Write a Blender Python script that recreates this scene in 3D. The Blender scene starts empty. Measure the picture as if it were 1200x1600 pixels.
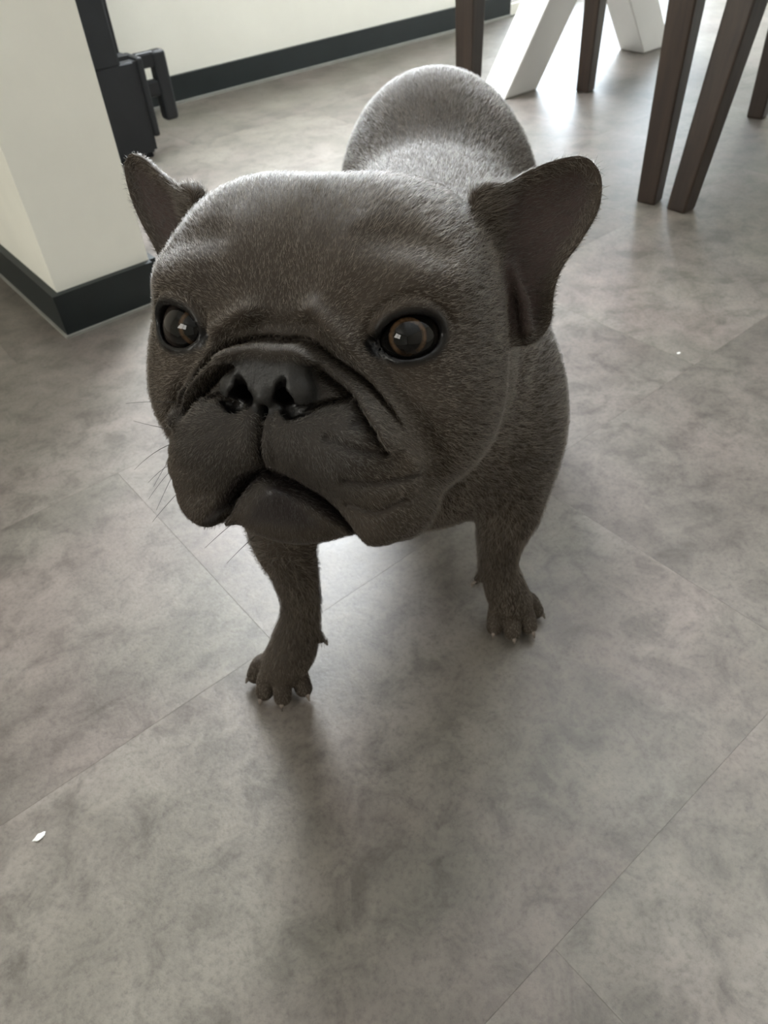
import bpy, bmesh, math, random
import numpy as np
from mathutils import Vector, Matrix

random.seed(7)
rng = np.random.default_rng(7)
sc = bpy.context.scene
C = sc.collection

# ------------------------------------------------------------------ camera
CAM_H = 0.508
CAM_R = np.array([[0.997276690721832, -0.07375094672552579, 0.0],
                  [-0.05081187481207933, -0.6870894627366728, 0.7247939180031189],
                  [-0.053454237633633134, -0.7228200800014614, -0.6889657295001603]])
cam_d = bpy.data.cameras.new('camera')
cam = bpy.data.objects.new('camera', cam_d)
C.objects.link(cam)
cam_d.sensor_fit = 'VERTICAL'
cam_d.sensor_height = 36.0
cam_d.lens = 1160.0 / 1600.0 * 36.0
cam_d.clip_start = 0.01
cam_d.dof.use_dof = True
cam_d.dof.focus_distance = 0.285
cam_d.dof.aperture_fstop = 26.0
m = Matrix.Identity(4)
for i in range(3):
    m[i][0] = CAM_R[i, 0]; m[i][1] = -CAM_R[i, 1]; m[i][2] = -CAM_R[i, 2]
m[2][3] = CAM_H
cam.matrix_world = m
sc.camera = cam

# ------------------------------------------------------------------ room frame: u along the back wall, w towards it
YAW = math.radians(37.118)
ROOM = Matrix.Rotation(YAW, 4, 'Z')
V1 = Vector((math.cos(YAW), math.sin(YAW), 0)); V2 = Vector((-math.sin(YAW), math.cos(YAW), 0))
def uw(u, w, z=0.0): return V1 * u + V2 * w + Vector((0, 0, z))
U0, U1, W0, W1, HC = -2.6, 4.2, -2.6, 1.905, 2.5
WIN_A = (0.95, 1.94, 0.80, 2.25)      # u0 u1 z0 z1, window in the back wall
DOOR_A = (2.08, 3.30, 0.03, 2.20)     # glazed door beside it
WIN_B = (-0.3, 0.95, 1.10, 2.30)      # w0 w1 z0 z1, in the left wall

# ------------------------------------------------------------------ world, daylight, exposure
world = bpy.data.worlds.new('world'); sc.world = world
world.use_nodes = True
bg = world.node_tree.nodes['Background']
bg.inputs[0].default_value = (0.80, 0.90, 1.0, 1); bg.inputs[1].default_value = 1.0
def area(name, loc, direction, sx, sy, power, col):
    l = bpy.data.lights.new(name, 'AREA'); l.shape = 'RECTANGLE'; l.size = sx; l.size_y = sy
    l.energy = power; l.color = col
    o = bpy.data.objects.new(name, l); C.objects.link(o)
    o.location = loc
    o.rotation_euler = Vector(direction).to_track_quat('-Z', 'Y').to_euler()
    return o
a, b, c, d = WIN_A
area('daylight_window', uw((a + b) / 2, W1 + 0.25, (c + d) / 2), -V2, b - a, d - c, 320, (0.92, 0.95, 1.0))
a, b, c, d = DOOR_A
area('daylight_door', uw((a + b) / 2, W1 + 0.25, (c + d) / 2), -V2, b - a, d - c, 125, (0.80, 0.89, 1.0))
a, b, c, d = WIN_B
area('daylight_left', uw(U0 - 0.25, (a + b) / 2, (c + d) / 2), V1, b - a, d - c, 52, (1.0, 0.94, 0.86))
sc.view_settings.view_transform = 'Standard'
sc.view_settings.look = 'None'
sc.view_settings.gamma = 1.0
sc.view_settings.use_curve_mapping = False
sc.view_settings.exposure = 0.27
try:
    sc.cycles.use_denoising = True
    sc.cycles.max_bounces = 8
except Exception:
    pass

# ------------------------------------------------------------------ material helpers
def mat(name):
    mt = bpy.data.materials.new(name); mt.use_nodes = True
    nt = mt.node_tree
    return mt, nt, nt.nodes['Principled BSDF']
def nd(nt, t, **kw):
    n = nt.nodes.new(t)
    for k, v in kw.items(): setattr(n, k, v)
    return n
def noise(nt, vec, scale, detail=4, rough=0.55, dist=0.0):
    n = nd(nt, 'ShaderNodeTexNoise')
    n.inputs['Scale'].default_value = scale; n.inputs['Detail'].default_value = detail
    n.inputs['Roughness'].default_value = rough; n.inputs['Distortion'].default_value = dist
    if vec is not None: nt.links.new(vec, n.inputs['Vector'])
    return n
def ramp(nt, fac, stops):
    n = nd(nt, 'ShaderNodeValToRGB')
    el = n.color_ramp.elements
    while len(el) < len(stops): el.new(0.5)
    for e, (p, col) in zip(el, stops):
        e.position = p; e.color = (*col, 1) if len(col) == 3 else col
    nt.links.new(fac, n.inputs[0])
    return n
def mixc(nt, fac, a, b, mode='MIX'):
    n = nd(nt, 'ShaderNodeMix', data_type='RGBA', blend_type=mode)
    for sock, v in ((n.inputs['Factor'], fac), (n.inputs['A'], a), (n.inputs['B'], b)):
        if hasattr(v, 'links'): nt.links.new(v, sock)
        elif isinstance(v, (int, float)): sock.default_value = v
        else: sock.default_value = (*v, 1)
    # the RGBA sockets are the third pair
    return n
def mixrgb(nt, fac, a, b, mode='MIX'):
    n = nd(nt, 'ShaderNodeMixRGB', blend_type=mode)
    for sock, v in zip(n.inputs, (fac, a, b)):
        if hasattr(v, 'is_linked'): nt.links.new(v, sock)
        elif isinstance(v, (int, float)): sock.default_value = v
        else: sock.default_value = (*v, 1)
    return n.outputs[0]
def bump(nt, h, bsdf, strength, dist):
    n = nd(nt, 'ShaderNodeBump'); n.inputs['Strength'].default_value = strength; n.inputs['Distance'].default_value = dist
    nt.links.new(h, n.inputs['Height']); nt.links.new(n.outputs[0], bsdf.inputs['Normal'])

def floor_material():
    mt, nt, b = mat('vinyl_concrete_tile')
    tc = nd(nt, 'ShaderNodeTexCoord'); oi = nd(nt, 'ShaderNodeObjectInfo')
    cmb = nd(nt, 'ShaderNodeCombineXYZ')
    mul = nd(nt, 'ShaderNodeMath', operation='MULTIPLY'); mul.inputs[1].default_value = 37.0
    nt.links.new(oi.outputs['Random'], mul.inputs[0]); nt.links.new(mul.outputs[0], cmb.inputs[2])
    nt.links.new(mul.outputs[0], cmb.inputs[0])
    add = nd(nt, 'ShaderNodeVectorMath', operation='ADD')
    nt.links.new(tc.outputs['Object'], add.inputs[0]); nt.links.new(cmb.outputs[0], add.inputs[1])
    v = add.outputs[0]
    big = noise(nt, v, 9, 5, 0.6, 0.4); mid = noise(nt, v, 32, 6, 0.65, 0.6); fine = noise(nt, v, 260, 5, 0.75)
    tint = noise(nt, v, 6, 3, 0.5, 0.3)
    c1 = ramp(nt, big.outputs[0], [(0.28, (0.098, 0.086, 0.073)), (0.5, (0.141, 0.124, 0.107)), (0.74, (0.184, 0.164, 0.143))]).outputs[0]
    c2 = ramp(nt, mid.outputs[0], [(0.34, (0.58, 0.575, 0.56)), (0.50, (0.97, 0.97, 0.97)), (0.72, (1.22, 1.21, 1.19))]).outputs[0]
    c3 = ramp(nt, fine.outputs[0], [(0.30, (0.62, 0.62, 0.61)), (0.5, (1, 1, 1)), (0.75, (1.18, 1.18, 1.17))]).outputs[0]
    c4 = ramp(nt, tint.outputs[0], [(0.35, (0.985, 1.01, 0.985)), (0.5, (1, 1, 1)), (0.66, (1.03, 0.98, 1.0))]).outputs[0]
    tone = nd(nt, 'ShaderNodeMapRange'); tone.inputs[3].default_value = 0.88; tone.inputs[4].default_value = 1.10
    nt.links.new(oi.outputs['Random'], tone.inputs[0])
    col = mixrgb(nt, 0.85, c1, c2, 'MULTIPLY'); col = mixrgb(nt, 0.8, col, c3, 'MULTIPLY'); col = mixrgb(nt, 1.0, col, c4, 'MULTIPLY')
    hs = nd(nt, 'ShaderNodeHueSaturation'); nt.links.new(col, hs.inputs['Color']); nt.links.new(tone.outputs[0], hs.inputs['Value'])
    nt.links.new(hs.outputs[0], b.inputs['Base Color'])
    rr = nd(nt, 'ShaderNodeMapRange'); rr.inputs[3].default_value = 0.34; rr.inputs[4].default_value = 0.50
    nt.links.new(mid.outputs[0], rr.inputs[0]); nt.links.new(rr.outputs[0], b.inputs['Roughness'])
    hm = mixrgb(nt, 0.5, mid.outputs[0], fine.outputs[0])
    bump(nt, hm, b, 0.35, 0.0012)
    return mt
def plain(name, col, rough=0.6, var=0.08, scale=14, bmp=0.0, metal=0.0, bscale=200):
    mt, nt, b = mat(name)
    tc = nd(nt, 'ShaderNodeTexCoord')
    n = noise(nt, tc.outputs['Object'], scale, 5, 0.6)
    lo = tuple(x * (1 - var) for x in col); hi = tuple(min(1, x * (1 + var)) for x in col)
    nt.links.new(ramp(nt, n.outputs[0], [(0.3, lo), (0.7, hi)]).outputs[0], b.inputs['Base Color'])
    b.inputs['Roughness'].default_value = rough; b.inputs['Metallic'].default_value = metal
    if bmp:
        n2 = noise(nt, tc.outputs['Object'], bscale, 3, 0.6); bump(nt, n2.outputs[0], b, bmp, 0.001)
    return mt
def wood(name, c0, c1):
    mt, nt, b = mat(name)
    tc = nd(nt, 'ShaderNodeTexCoord'); mp = nd(nt, 'ShaderNodeMapping')
    mp.inputs['Scale'].default_value = (26, 26, 1.6); nt.links.new(tc.outputs['Object'], mp.inputs[0])
    n = noise(nt, mp.outputs[0], 3.0, 6, 0.6, 0.8)
    nt.links.new(ramp(nt, n.outputs[0], [(0.3, c0), (0.7, c1)]).outputs[0], b.inputs['Base Color'])
    b.inputs['Roughness'].default_value = 0.42
    bump(nt, n.outputs[0], b, 0.15, 0.001)
    return mt
M = dict(
    tile=floor_material(),
    screed=plain('grey_screed', (0.09, 0.088, 0.08), 0.9),
    wall=plain('cream_wall_paint', (0.86, 0.84, 0.76), 0.75, 0.03, 5, 0.15, 0.0, 120),
    pillar=plain('cream_panel', (0.90, 0.89, 0.81), 0.6, 0.035, 7, 0.06, 0.0, 60),
    ceil=plain('white_ceiling', (0.8, 0.8, 0.78), 0.9, 0.02),
    brown=plain('brown_wall_paint', (0.27, 0.235, 0.19), 0.8, 0.05, 5),
    base=plain('dark_green_baseboard', (0.0075, 0.0125, 0.0135), 0.5, 0.15, 20),
    seal=plain('grey_sealant', (0.24, 0.24, 0.22), 0.6, 0.1, 30),
    white=plain('white_lacquer', (0.80, 0.79, 0.77), 0.45, 0.03, 8, 0.05),
    wframe=plain('window_frame_white', (0.75, 0.75, 0.74), 0.4, 0.02),
    dark=wood('dark_walnut', (0.018, 0.011, 0.008), (0.045, 0.027, 0.018)),
    black=plain('black_plastic', (0.008, 0.0095, 0.012), 0.5, 0.15, 30, 0.05),
    crumb=plain('white_crumb', (0.8, 0.8, 0.76), 0.8, 0.1, 400),
)

def glass_material():
    mt = bpy.data.materials.new('window_glass'); mt.use_nodes = True; nt = mt.node_tree
    nt.nodes.remove(nt.nodes['Principled BSDF'])
    t = nd(nt, 'ShaderNodeBsdfTransparent'); t.inputs[0].default_value = (0.97, 0.98, 0.975, 1)
    g = nd(nt, 'ShaderNodeBsdfGlossy'); g.inputs['Roughness'].default_value = 0.02
    mx = nd(nt, 'ShaderNodeMixShader'); mx.inputs[0].default_value = 0.05
    nt.links.new(t.outputs[0], mx.inputs[1]); nt.links.new(g.outputs[0], mx.inputs[2])
    nt.links.new(mx.outputs[0], nt.nodes['Material Output'].inputs[0])
    return mt
M['glass'] = glass_material()

# ------------------------------------------------------------------ object helpers
def link(name, me, material=None, parent=None):
    o = bpy.data.objects.new(name, me); C.objects.link(o)
    if material is not None and len(me.materials) == 0: me.materials.append(material)
    if parent is not None: o.parent = parent
    return o
def tag(o, label=None, cat=None, group=None, kind=None):
    for k, v in (('label', label), ('category', cat), ('group', group), ('kind', kind)):
        if v: o[k] = v
    return o
def empty(name, loc=(0, 0, 0), rz=0.0):
    o = bpy.data.objects.new(name, None); C.objects.link(o); o.location = loc; o.rotation_euler = (0, 0, rz)
    o.empty_display_size = 0.05
    return o
def bm_box(bm, x0, x1, y0, y1, z0, z1):
    vs = [bm.verts.new((x, y, z)) for x in (x0, x1) for y in (y0, y1) for z in (z0, z1)]
    for f in ((0, 1, 3, 2), (4, 6, 7, 5), (0, 4, 5, 1), (2, 3, 7, 6), (0, 2, 6, 4), (1, 5, 7, 3)):
        bm.faces.new([vs[i] for i in f])
    return vs
def finish(bm, name, bevel=0.0, seg=2, smooth=False):
    bmesh.ops.recalc_face_normals(bm, faces=bm.faces)
    if bevel: bmesh.ops.bevel(bm, geom=list(bm.edges), offset=bevel, segments=seg, affect='EDGES', profile=0.5)
    me = bpy.data.meshes.new(name); bm.to_mesh(me); bm.free()
    if smooth:
        for p in me.polygons: p.use_smooth = True
    return me
def box(name, rng6, material, parent=None, bevel=0.0, seg=2):
    bm = bmesh.new(); bm_box(bm, *rng6)
    return link(name, finish(bm, name, bevel, seg), material, parent)
def room_box(name, rng6, material, parent=None, bevel=0.0, kind=None):
    o = box(name, rng6, material, parent, bevel)
    if parent is None: o.matrix_world = ROOM
    if kind: o['kind'] = kind
    return o
def hexa(name, bot, top, material, parent=None, bevel=0.0, seg=2):
    """a bar between two quads (4 points each)"""
    bm = bmesh.new()
    vb = [bm.verts.new(p) for p in bot]; vt = [bm.verts.new(p) for p in top]
    bm.faces.new(vb); bm.faces.new(vt)
    for i in range(4): bm.faces.new([vb[i], vb[(i + 1) % 4], vt[(i + 1) % 4], vt[i]])
    return link(name, finish(bm, name, bevel, seg), material, parent)

# ------------------------------------------------------------------ setting
TH = 0.12
floor = room_box('floor', (U0 - TH, U1 + TH, W0 - TH, W1 + TH, -0.06, -0.004), M['screed'], kind='structure')
# vinyl tiles 61 x 30.5 cm in half bond, long side along u
TL, TW, GAP = 0.61, 0.305, 0.00005
bm = bmesh.new(); bm_box(bm, GAP, TL - GAP, GAP, TW - GAP, -0.0042, 0.0)
bmesh.ops.recalc_face_normals(bm, faces=bm.faces)
top_e = [e for e in bm.edges if all(abs(v.co.z) < 1e-6 for v in e.verts)]
bmesh.ops.bevel(bm, geom=top_e, offset=0.0001, segments=1, affect='EDGES')
tile_me = bpy.data.meshes.new('tile'); bm.to_mesh(tile_me); bm.free(); tile_me.materials.append(M['tile'])
row = 0
r0 = math.floor((W0 - 0.061) / TW); r1 = math.ceil((W1 - 0.061) / TW)
for r in range(r0, r1):
    w = 0.061 + r * TW
    off = 0.462 if r % 2 == 0 else 0.151
    k0 = math.floor((U0 - off) / TL); k1 = math.ceil((U1 - off) / TL)
    for k in range(k0, k1):
        u = off + k * TL
        if u + TL > U1 + TL * 0.9 or w + TW > W1 + TW * 0.9: continue
        # only where the room is (cut pieces run a little under the walls)
        t = bpy.data.objects.new('floor_tile', tile_me); C.objects.link(t); t.parent = floor
        t.location = (u, w, 0)

def wall_with_window(name, along, fixed, thick, a0, a1, win):
    """boxes round an opening, joined in one mesh; along = 'u' or 'w'"""
    s0, s1, z0, z1 = win
    bm = bmesh.new()
    def bx(p0, p1, q0, q1):
        if along == 'u': bm_box(bm, p0, p1, min(fixed, fixed + thick), max(fixed, fixed + thick), q0, q1)
        else: bm_box(bm, min(fixed, fixed + thick), max(fixed, fixed + thick), p0, p1, q0, q1)
    bx(a0, s0, 0, HC); bx(s1, a1, 0, HC); bx(s0, s1, 0, z0); bx(s0, s1, z1, HC)
    o = link(name, finish(bm, name), M['wall']); o.matrix_world = ROOM; o['kind'] = 'structure'
    return o
bm = bmesh.new()
a, b, c, d = WIN_A; a2, b2, c2, d2 = DOOR_A
for u0, u1, z0, z1 in ((U0, a, 0, HC), (a, b, 0, c), (a, b, d, HC), (b, a2, 0, HC), (a2, b2, 0, c2), (a2, b2, d2, HC), (b2, U1, 0, HC)):
    bm_box(bm, u0, u1, W1, W1 + TH, z0, z1)
o = link('wall_back', finish(bm, 'wall_back'), M['wall']); o.matrix_world = ROOM; o['kind'] = 'structure'
wall_with_window('wall_left', 'w', U0, -TH, W0 - TH, W1 + TH, WIN_B)
room_box('wall_right', (U1, U1 + TH, W0 - TH, W1 + TH, 0, HC), M['wall'], kind='structure')
room_box('wall_front', (U0, U1, W0 - TH, W0, 0, HC), M['brown'], kind='structure')
room_box('ceiling', (U0 - TH, U1 + TH, W0 - TH, W1 + TH, HC, HC + 0.1), M['ceil'], kind='structure')

def window(name, along, fixed, win, nbars):
    s0, s1, z0, z1 = win
    root = empty(name); root.matrix_world = ROOM; root['kind'] = 'structure'
    def bx(nm, p0, p1, q0, q1, d0, d1, mt, bev=0.004):
        r6 = (p0, p1, fixed + d0, fixed + d1, q0, q1) if along == 'u' else (fixed + d0, fixed + d1, p0, p1, q0, q1)
        return box(nm, r6, mt, root, bev)
    f = 0.05
    bx('window_frame', s0, s1, z0, z0 + f, 0.02, 0.08, M['wframe']); bx('window_frame', s0, s1, z1 - f, z1, 0.02, 0.08, M['wframe'])
    bx('window_frame', s0, s0 + f, z0 + f, z1 - f, 0.02, 0.08, M['wframe']); bx('window_frame', s1 - f, s1, z0 + f, z1 - f, 0.02, 0.08, M['wframe'])
    edges = [s0 + f] + [s0 + (s1 - s0) * i / (nbars + 1) for i in range(1, nbars + 1)] + [s1 - f]
    for p0, p1 in zip(edges[:-1], edges[1:]):
        bx('pane', p0, p1, z0 + f, z1 - f, 0.048, 0.052, M['glass'], 0.0)
    for i in range(1, nbars + 1):
        x = s0 + (s1 - s0) * i / (nbars + 1)
        bx('mullion', x - f / 2, x + f / 2, z0 + f, z1 - f, 0.02, 0.08, M['wframe'])
    return root
window('window_1', 'u', W1, WIN_A, 0)
window('door_1', 'u', W1, DOOR_A, 1)
window('window_2', 'w', U0 - 0.10, WIN_B, 1)

# the white partition on the left, its end towards the camera
PU0, PU1, PW0 = 0.2285 + 0.010, 0.374, 0.991 + 0.010
room_box('wall_partition', (PU0, PU1, PW0, W1, 0.0, HC), M['pillar'], bevel=0.0, kind='structure')
def skirting(name, pieces, kind='structure'):
    bm = bmesh.new()
    for r6 in pieces: bm_box(bm, *r6)
    o = link(name, finish(bm, name), M['base']); o.matrix_world = ROOM; o['kind'] = kind
    return o
BH = 0.060
skirting('baseboard_left', [(PU0 - 0.010, PU0, PW0 - 0.010, W1, 0.003, BH), (PU0, PU1, PW0 - 0.010, PW0, 0.003, BH)])
skirting('baseboard_right', [(PU1, PU1 + 0.010, PW0, W1 - 0.010, 0.003, BH)])
skirting('baseboard_back', [(PU1 + 0.010, DOOR_A[0], W1 - 0.010, W1, 0.004, BH), (DOOR_A[1], U1, W1 - 0.010, W1, 0.004, BH)])
def strip(name, pieces):
    bm = bmesh.new()
    for r6 in pieces: bm_box(bm, *r6)
    o = link(name, finish(bm, name), M['seal']); o.matrix_world = ROOM; o['kind'] = 'structure'
strip('trim_1', [(PU1 + 0.010, DOOR_A[0], W1 - 0.017, W1 - 0.010, 0.0, 0.006)])
strip('trim_2', [(PU0 - 0.013, PU1, PW0 - 0.013, PW0 - 0.010, 0.0, 0.004), (PU0 - 0.013, PU0 - 0.010, PW0 - 0.010, W1, 0.0, 0.004)])

# ------------------------------------------------------------------ black upright post behind the partition
def make_post():
    root = empty('upright_post'); root.matrix_world = ROOM @ Matrix.Translation((0.60, 1.62, 0))
    tag(root, 'black upright post with a hooked bracket behind the white partition', 'post')
    bm = bmesh.new(); bm_box(bm, -0.12, 0.078, -0.045, 0.06, 0.0, 0.185)
    bmesh.ops.recalc_face_normals(bm, faces=bm.faces)
    bmesh.ops.bevel(bm, geom=list(bm.edges), offset=0.012, segments=3, affect='EDGES')
    link('foot_housing', finish(bm, 'foot_housing'), M['black'], root)
    box('column', (-0.12, 0.042, -0.045, 0.05, 0.17, 1.25), M['black'], root, 0.006)
    box('guide_rail', (0.050, 0.064, 0.0, 0.03, 0.15, 1.25), M['black'], root, 0.003)
    box('edge_strip', (0.078, 0.092, -0.036, 0.03, 0.035, 0.178), M['black'], root, 0.004)
    box('bracket_arm', (0.088, 0.145, -0.008, 0.012, 0.150, 0.178), M['black'], root, 0.005)
    box('bracket_arm', (0.088, 0.140, -0.008, 0.012, 0.098, 0.128), M['black'], root, 0.005)
    box('hook', (0.124, 0.154, -0.012, 0.016, 0.050, 0.178), M['black'], root, 0.007, 3)
    return root
make_post()

# ------------------------------------------------------------------ table with crossed white legs
def make_table():
    root = empty('dining_table'); root.matrix_world = ROOM @ Matrix.Translation((1.735, 1.29, 0))
    tag(root, 'white crossed-leg dining table standing among dark wooden chairs', 'table')
    zt = 0.71
    def plank(x0, x1, y0, y1, fw=0.113):
        bot = [(x0, y0, 0), (x0 + fw, y0, 0), (x0 + fw, y1, 0), (x0, y1, 0)]
        top = [(x1, y0, zt), (x1 + fw, y0, zt), (x1 + fw, y1, zt), (x1, y1, zt)]
        hexa('leg', bot, top, M['white'], root, 0.003)
    for yb in (0.0, -1.25):
        plank(-0.325, 0.205, yb, yb + 0.077)
        plank(0.205, -0.325, yb + 0.001, yb + 0.078)
    box('stretcher', (-0.03, 0.03, -1.17, 0.0, 0.325, 0.385), M['white'], root, 0.004)
    box('table_top', (-0.44, 0.44, -1.50, 0.33, zt, zt + 0.04), M['white'], root, 0.008, 3)
    return root
make_table()

# ------------------------------------------------------------------ dark chairs
def make_chair(legs, seat_dir, label):
    """legs: four floor points (u, w) rear-left, rear-right, front-left, front-right; rear = nearer the camera"""
    rl, rr, fl, fr = [Vector((x, y, 0)) for x, y in legs]
    base = (rl + rr + fl + fr) / 4
    root = empty('dining_chair'); root.matrix_world = ROOM @ Matrix.Translation(base)
    tag(root, label, 'chair', 'dark wooden dining chairs at the table')
    fwd = ((fl + fr) - (rl + rr)).normalized(); side = ((rr + fr) - (rl + fl)).normalized()
    def leg(p, splay_f, splay_s, s0, s1, z1, name='leg'):
        p = p - base
        q = p + fwd * splay_f + side * splay_s + Vector((0, 0, z1))
        def quad(c, s): return [c + fwd * a * s + side * b * s for a, b in ((-.5, -.5), (.5, -.5), (.5, .5), (-.5, .5))]
        return hexa(name, [tuple(x) for x in quad(p, s0)], [tuple(x) for x in quad(q, s1)], M['dark'], root, 0.003)
    return root, base, fwd, side, leg
def chair(legs, splays, label, top=(0.033, 0.046)):
    root, base, fwd, side, leg = make_chair(legs, None, label)
    tops = []
    for i, (p, sp) in enumerate(zip(legs, splays)):
        P = Vector((p[0], p[1], 0))
        s0, s1 = top
        leg(P, sp[0], sp[1], s0, s1, 0.43)
        tops.append(P - base + fwd * sp[0] + side * sp[1] + Vector((0, 0, 0.43)))
    # seat frame and padded seat
    ext = 0.022
    c = sum(tops, Vector()) / 4
    def grow(v): 
        d = v - c; return v + fwd * math.copysign(ext, d.dot(fwd)) + side * math.copysign(ext, d.dot(side))
    order = [tops[0], tops[1], tops[3], tops[2]]
    q = [grow(v) for v in order]
    hexa('seat_frame', [tuple(v - Vector((0, 0, 0.055))) for v in q], [tuple(v) for v in q], M['dark'], root, 0.004)
    hexa('seat', [tuple(v) for v in q], [tuple(v + (c - v) * 0.06 + Vector((0, 0, 0.045))) for v in q], M['dark'], root, 0.015, 3)
    # backrest: two posts, unseen panel made solid to shade the floor, leaning back
    bk = -fwd
    pa, pb = tops[0], tops[1]
    for p in (pa, pb):
        t = p + bk * 0.10 + Vector((0, 0, 0.50))
        def quad(cn, s): return [tuple(cn + fwd * a * s + side * b * s) for a, b in ((-.5, -.5), (.5, -.5), (.5, .5), (-.5, .5))]
        hexa('back_post', quad(p, 0.040), quad(t, 0.028), M['dark'], root, 0.003)
    def slab(z, f0, f1):
        A = pa + bk * 0.10 * z / 0.5 + Vector((0, 0, z)); B = pb + bk * 0.10 * z / 0.5 + Vector((0, 0, z))
        return [tuple(A + fwd * f0), tuple(B + fwd * f0), tuple(B + fwd * f1), tuple(A + fwd * f1)]
    hexa('shading_backrest', slab(0.10, 0.0, 0.035), slab(0.50, -0.005, 0.025), M['dark'], root, 0.010, 3)
    return root
# floor points in (u, w): nearer the camera are the rear legs
chair([(1.110, 1.107), (1.140, 0.702), (1.582, 1.195), (1.648, 0.804)],
      [(0.0, 0.0), (0.0, 0.0), (0.0, 0.0), (0.0, 0.0)],
      'dark wooden dining chair whose legs stand astride the white table leg')
chair([(1.145, 0.645), (1.145, 0.245), (1.66, 0.66), (1.66, 0.22)],
      [(0.05, 0.02), (0.05, -0.02), (0.0, 0.0), (0.0, 0.0)],
      'dark wooden dining chair at the right edge with a slanting splayed leg')

# ------------------------------------------------------------------ crumbs on the floor
def crumb(x, y, s, label):
    bm = bmesh.new(); bmesh.ops.create_icosphere(bm, subdivisions=2, radius=1.0)
    r = random.Random(int(x * 1000))
    for v in bm.verts:
        k = 0.75 + 0.5 * r.random(); v.co = Vector((v.co.x * s * 1.3 * k, v.co.y * s * 0.7 * k, max(-0.0, v.co.z) * s * 0.35 * k))
    o = link('crumb', finish(bm, 'crumb'), M['crumb']); o.location = (x, y, 0.0002); o.rotation_euler = (0, 0, 0.7)
    tag(o, label, 'crumb', 'crumbs on the floor')

# ------------------------------------------------------------------ the dog: a signed distance field (centimetres) meshed in one surface
HR = np.array([[0.9602810362619115, -0.2585863386972593, 0.10484959148654677],
               [-0.27715567951740583, -0.8403836882502352, 0.4657681674762419],
               [0.03232739870441862, 0.47632799829747335, 0.8786731914261001]])   # head axes: side, forward, up
HT = np.array([-2.0735534632192097, 28.65868528176754, 34.122574850652987])
f32 = np.float32
def to_local(P): return ((P - HT.astype(P.dtype)) @ HR.astype(P.dtype))
def to_world(L): return np.asarray(L, float) @ HR.T + HT

def ell(P, c, r):
    q = P - np.asarray(c, P.dtype); r = np.asarray(r, P.dtype)
    a = q / r; k0 = np.sqrt((a * a).sum(1)); b = a / r; k1 = np.sqrt((b * b).sum(1)) + 1e-9
    return k0 * (k0 - 1) / k1
def ell_rot(P, c, r, ax):
    """ax: 3x3 rows are the ellipsoid's axes"""
    q = (P - np.asarray(c, P.dtype)) @ np.asarray(ax, P.dtype).T
    r = np.asarray(r, P.dtype)
    a = q / r; k0 = np.sqrt((a * a).sum(1)); b = a / r; k1 = np.sqrt((b * b).sum(1)) + 1e-9
    return k0 * (k0 - 1) / k1
def cone(P, a, b, ra, rb):
    a = np.asarray(a, P.dtype); b = np.asarray(b, P.dtype); ab = b - a
    q = P - a; t = np.clip((q @ ab) / (ab @ ab), 0, 1)
    return np.linalg.norm(q - t[:, None] * ab, axis=1) - (ra + (rb - ra) * t)
def chain(P, pts, k=0.0):
    d = None
    for (a, ra), (b, rb) in zip(pts[:-1], pts[1:]):
        e = cone(P, a, b, ra, rb)
        d = e if d is None else (smin(d, e, k) if k else np.minimum(d, e))
    return d
def stube(P, pts, n=9):
    """tube through points with radii, both splined"""
    q = np.array([list(p) + [r] for p, r in pts], float); e = np.vstack([2 * q[0] - q[1], q, 2 * q[-1] - q[-2]]); out = []
    for i in range(1, len(e) - 2):
        for t in np.linspace(0, 1, n, endpoint=False):
            a, b, c, d = e[i - 1], e[i], e[i + 1], e[i + 2]
            out.append(0.5 * (2 * b + (c - a) * t + (2 * a - 5 * b + 4 * c - d) * t * t + (3 * b - a - 3 * c + d) * t ** 3))
    out.append(q[-1])
    return chain(P, [(tuple(o[:3]), o[3]) for o in out])
def smin(a, b, k):
    h = np.maximum(k - np.abs(a - b), 0) / k
    return np.minimum(a, b) - h * h * k * 0.25
def ssub(a, b, k):
    """a minus b"""
    nb = -b; h = np.maximum(k - np.abs(a - nb), 0) / k
    return np.maximum(a, nb) + h * h * k * 0.25
def dist2(x, y, pts):
    d = None
    for (x0, y0), (x1, y1) in zip(pts[:-1], pts[1:]):
        dx, dy = x1 - x0, y1 - y0
        t = np.clip(((x - x0) * dx + (y - y0) * dy) / (dx * dx + dy * dy), 0, 1)
        e = (x - x0 - t * dx) ** 2 + (y - y0 - t * dy) ** 2
        d = e if d is None else np.minimum(d, e)
    return np.sqrt(d)
def smooth(x, a, b):
    t = np.clip((x - a) / (b - a), 0, 1); return t * t * (3 - 2 * t)
def spline(pts, n=6):
    """Catmull-Rom through 2-D points"""
    p = np.array(pts, float); q = np.vstack([2 * p[0] - p[1], p, 2 * p[-1] - p[-2]]); out = []
    for i in range(1, len(q) - 2):
        for t in np.linspace(0, 1, n, endpoint=False):
            a, b, c, d = q[i - 1], q[i], q[i + 1], q[i + 2]
            out.append(0.5 * (2 * b + (c - a) * t + (2 * a - 5 * b + 4 * c - d) * t * t + (3 * b - a - 3 * c + d) * t ** 3))
    out.append(p[-1]); return [tuple(x) for x in out]
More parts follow.
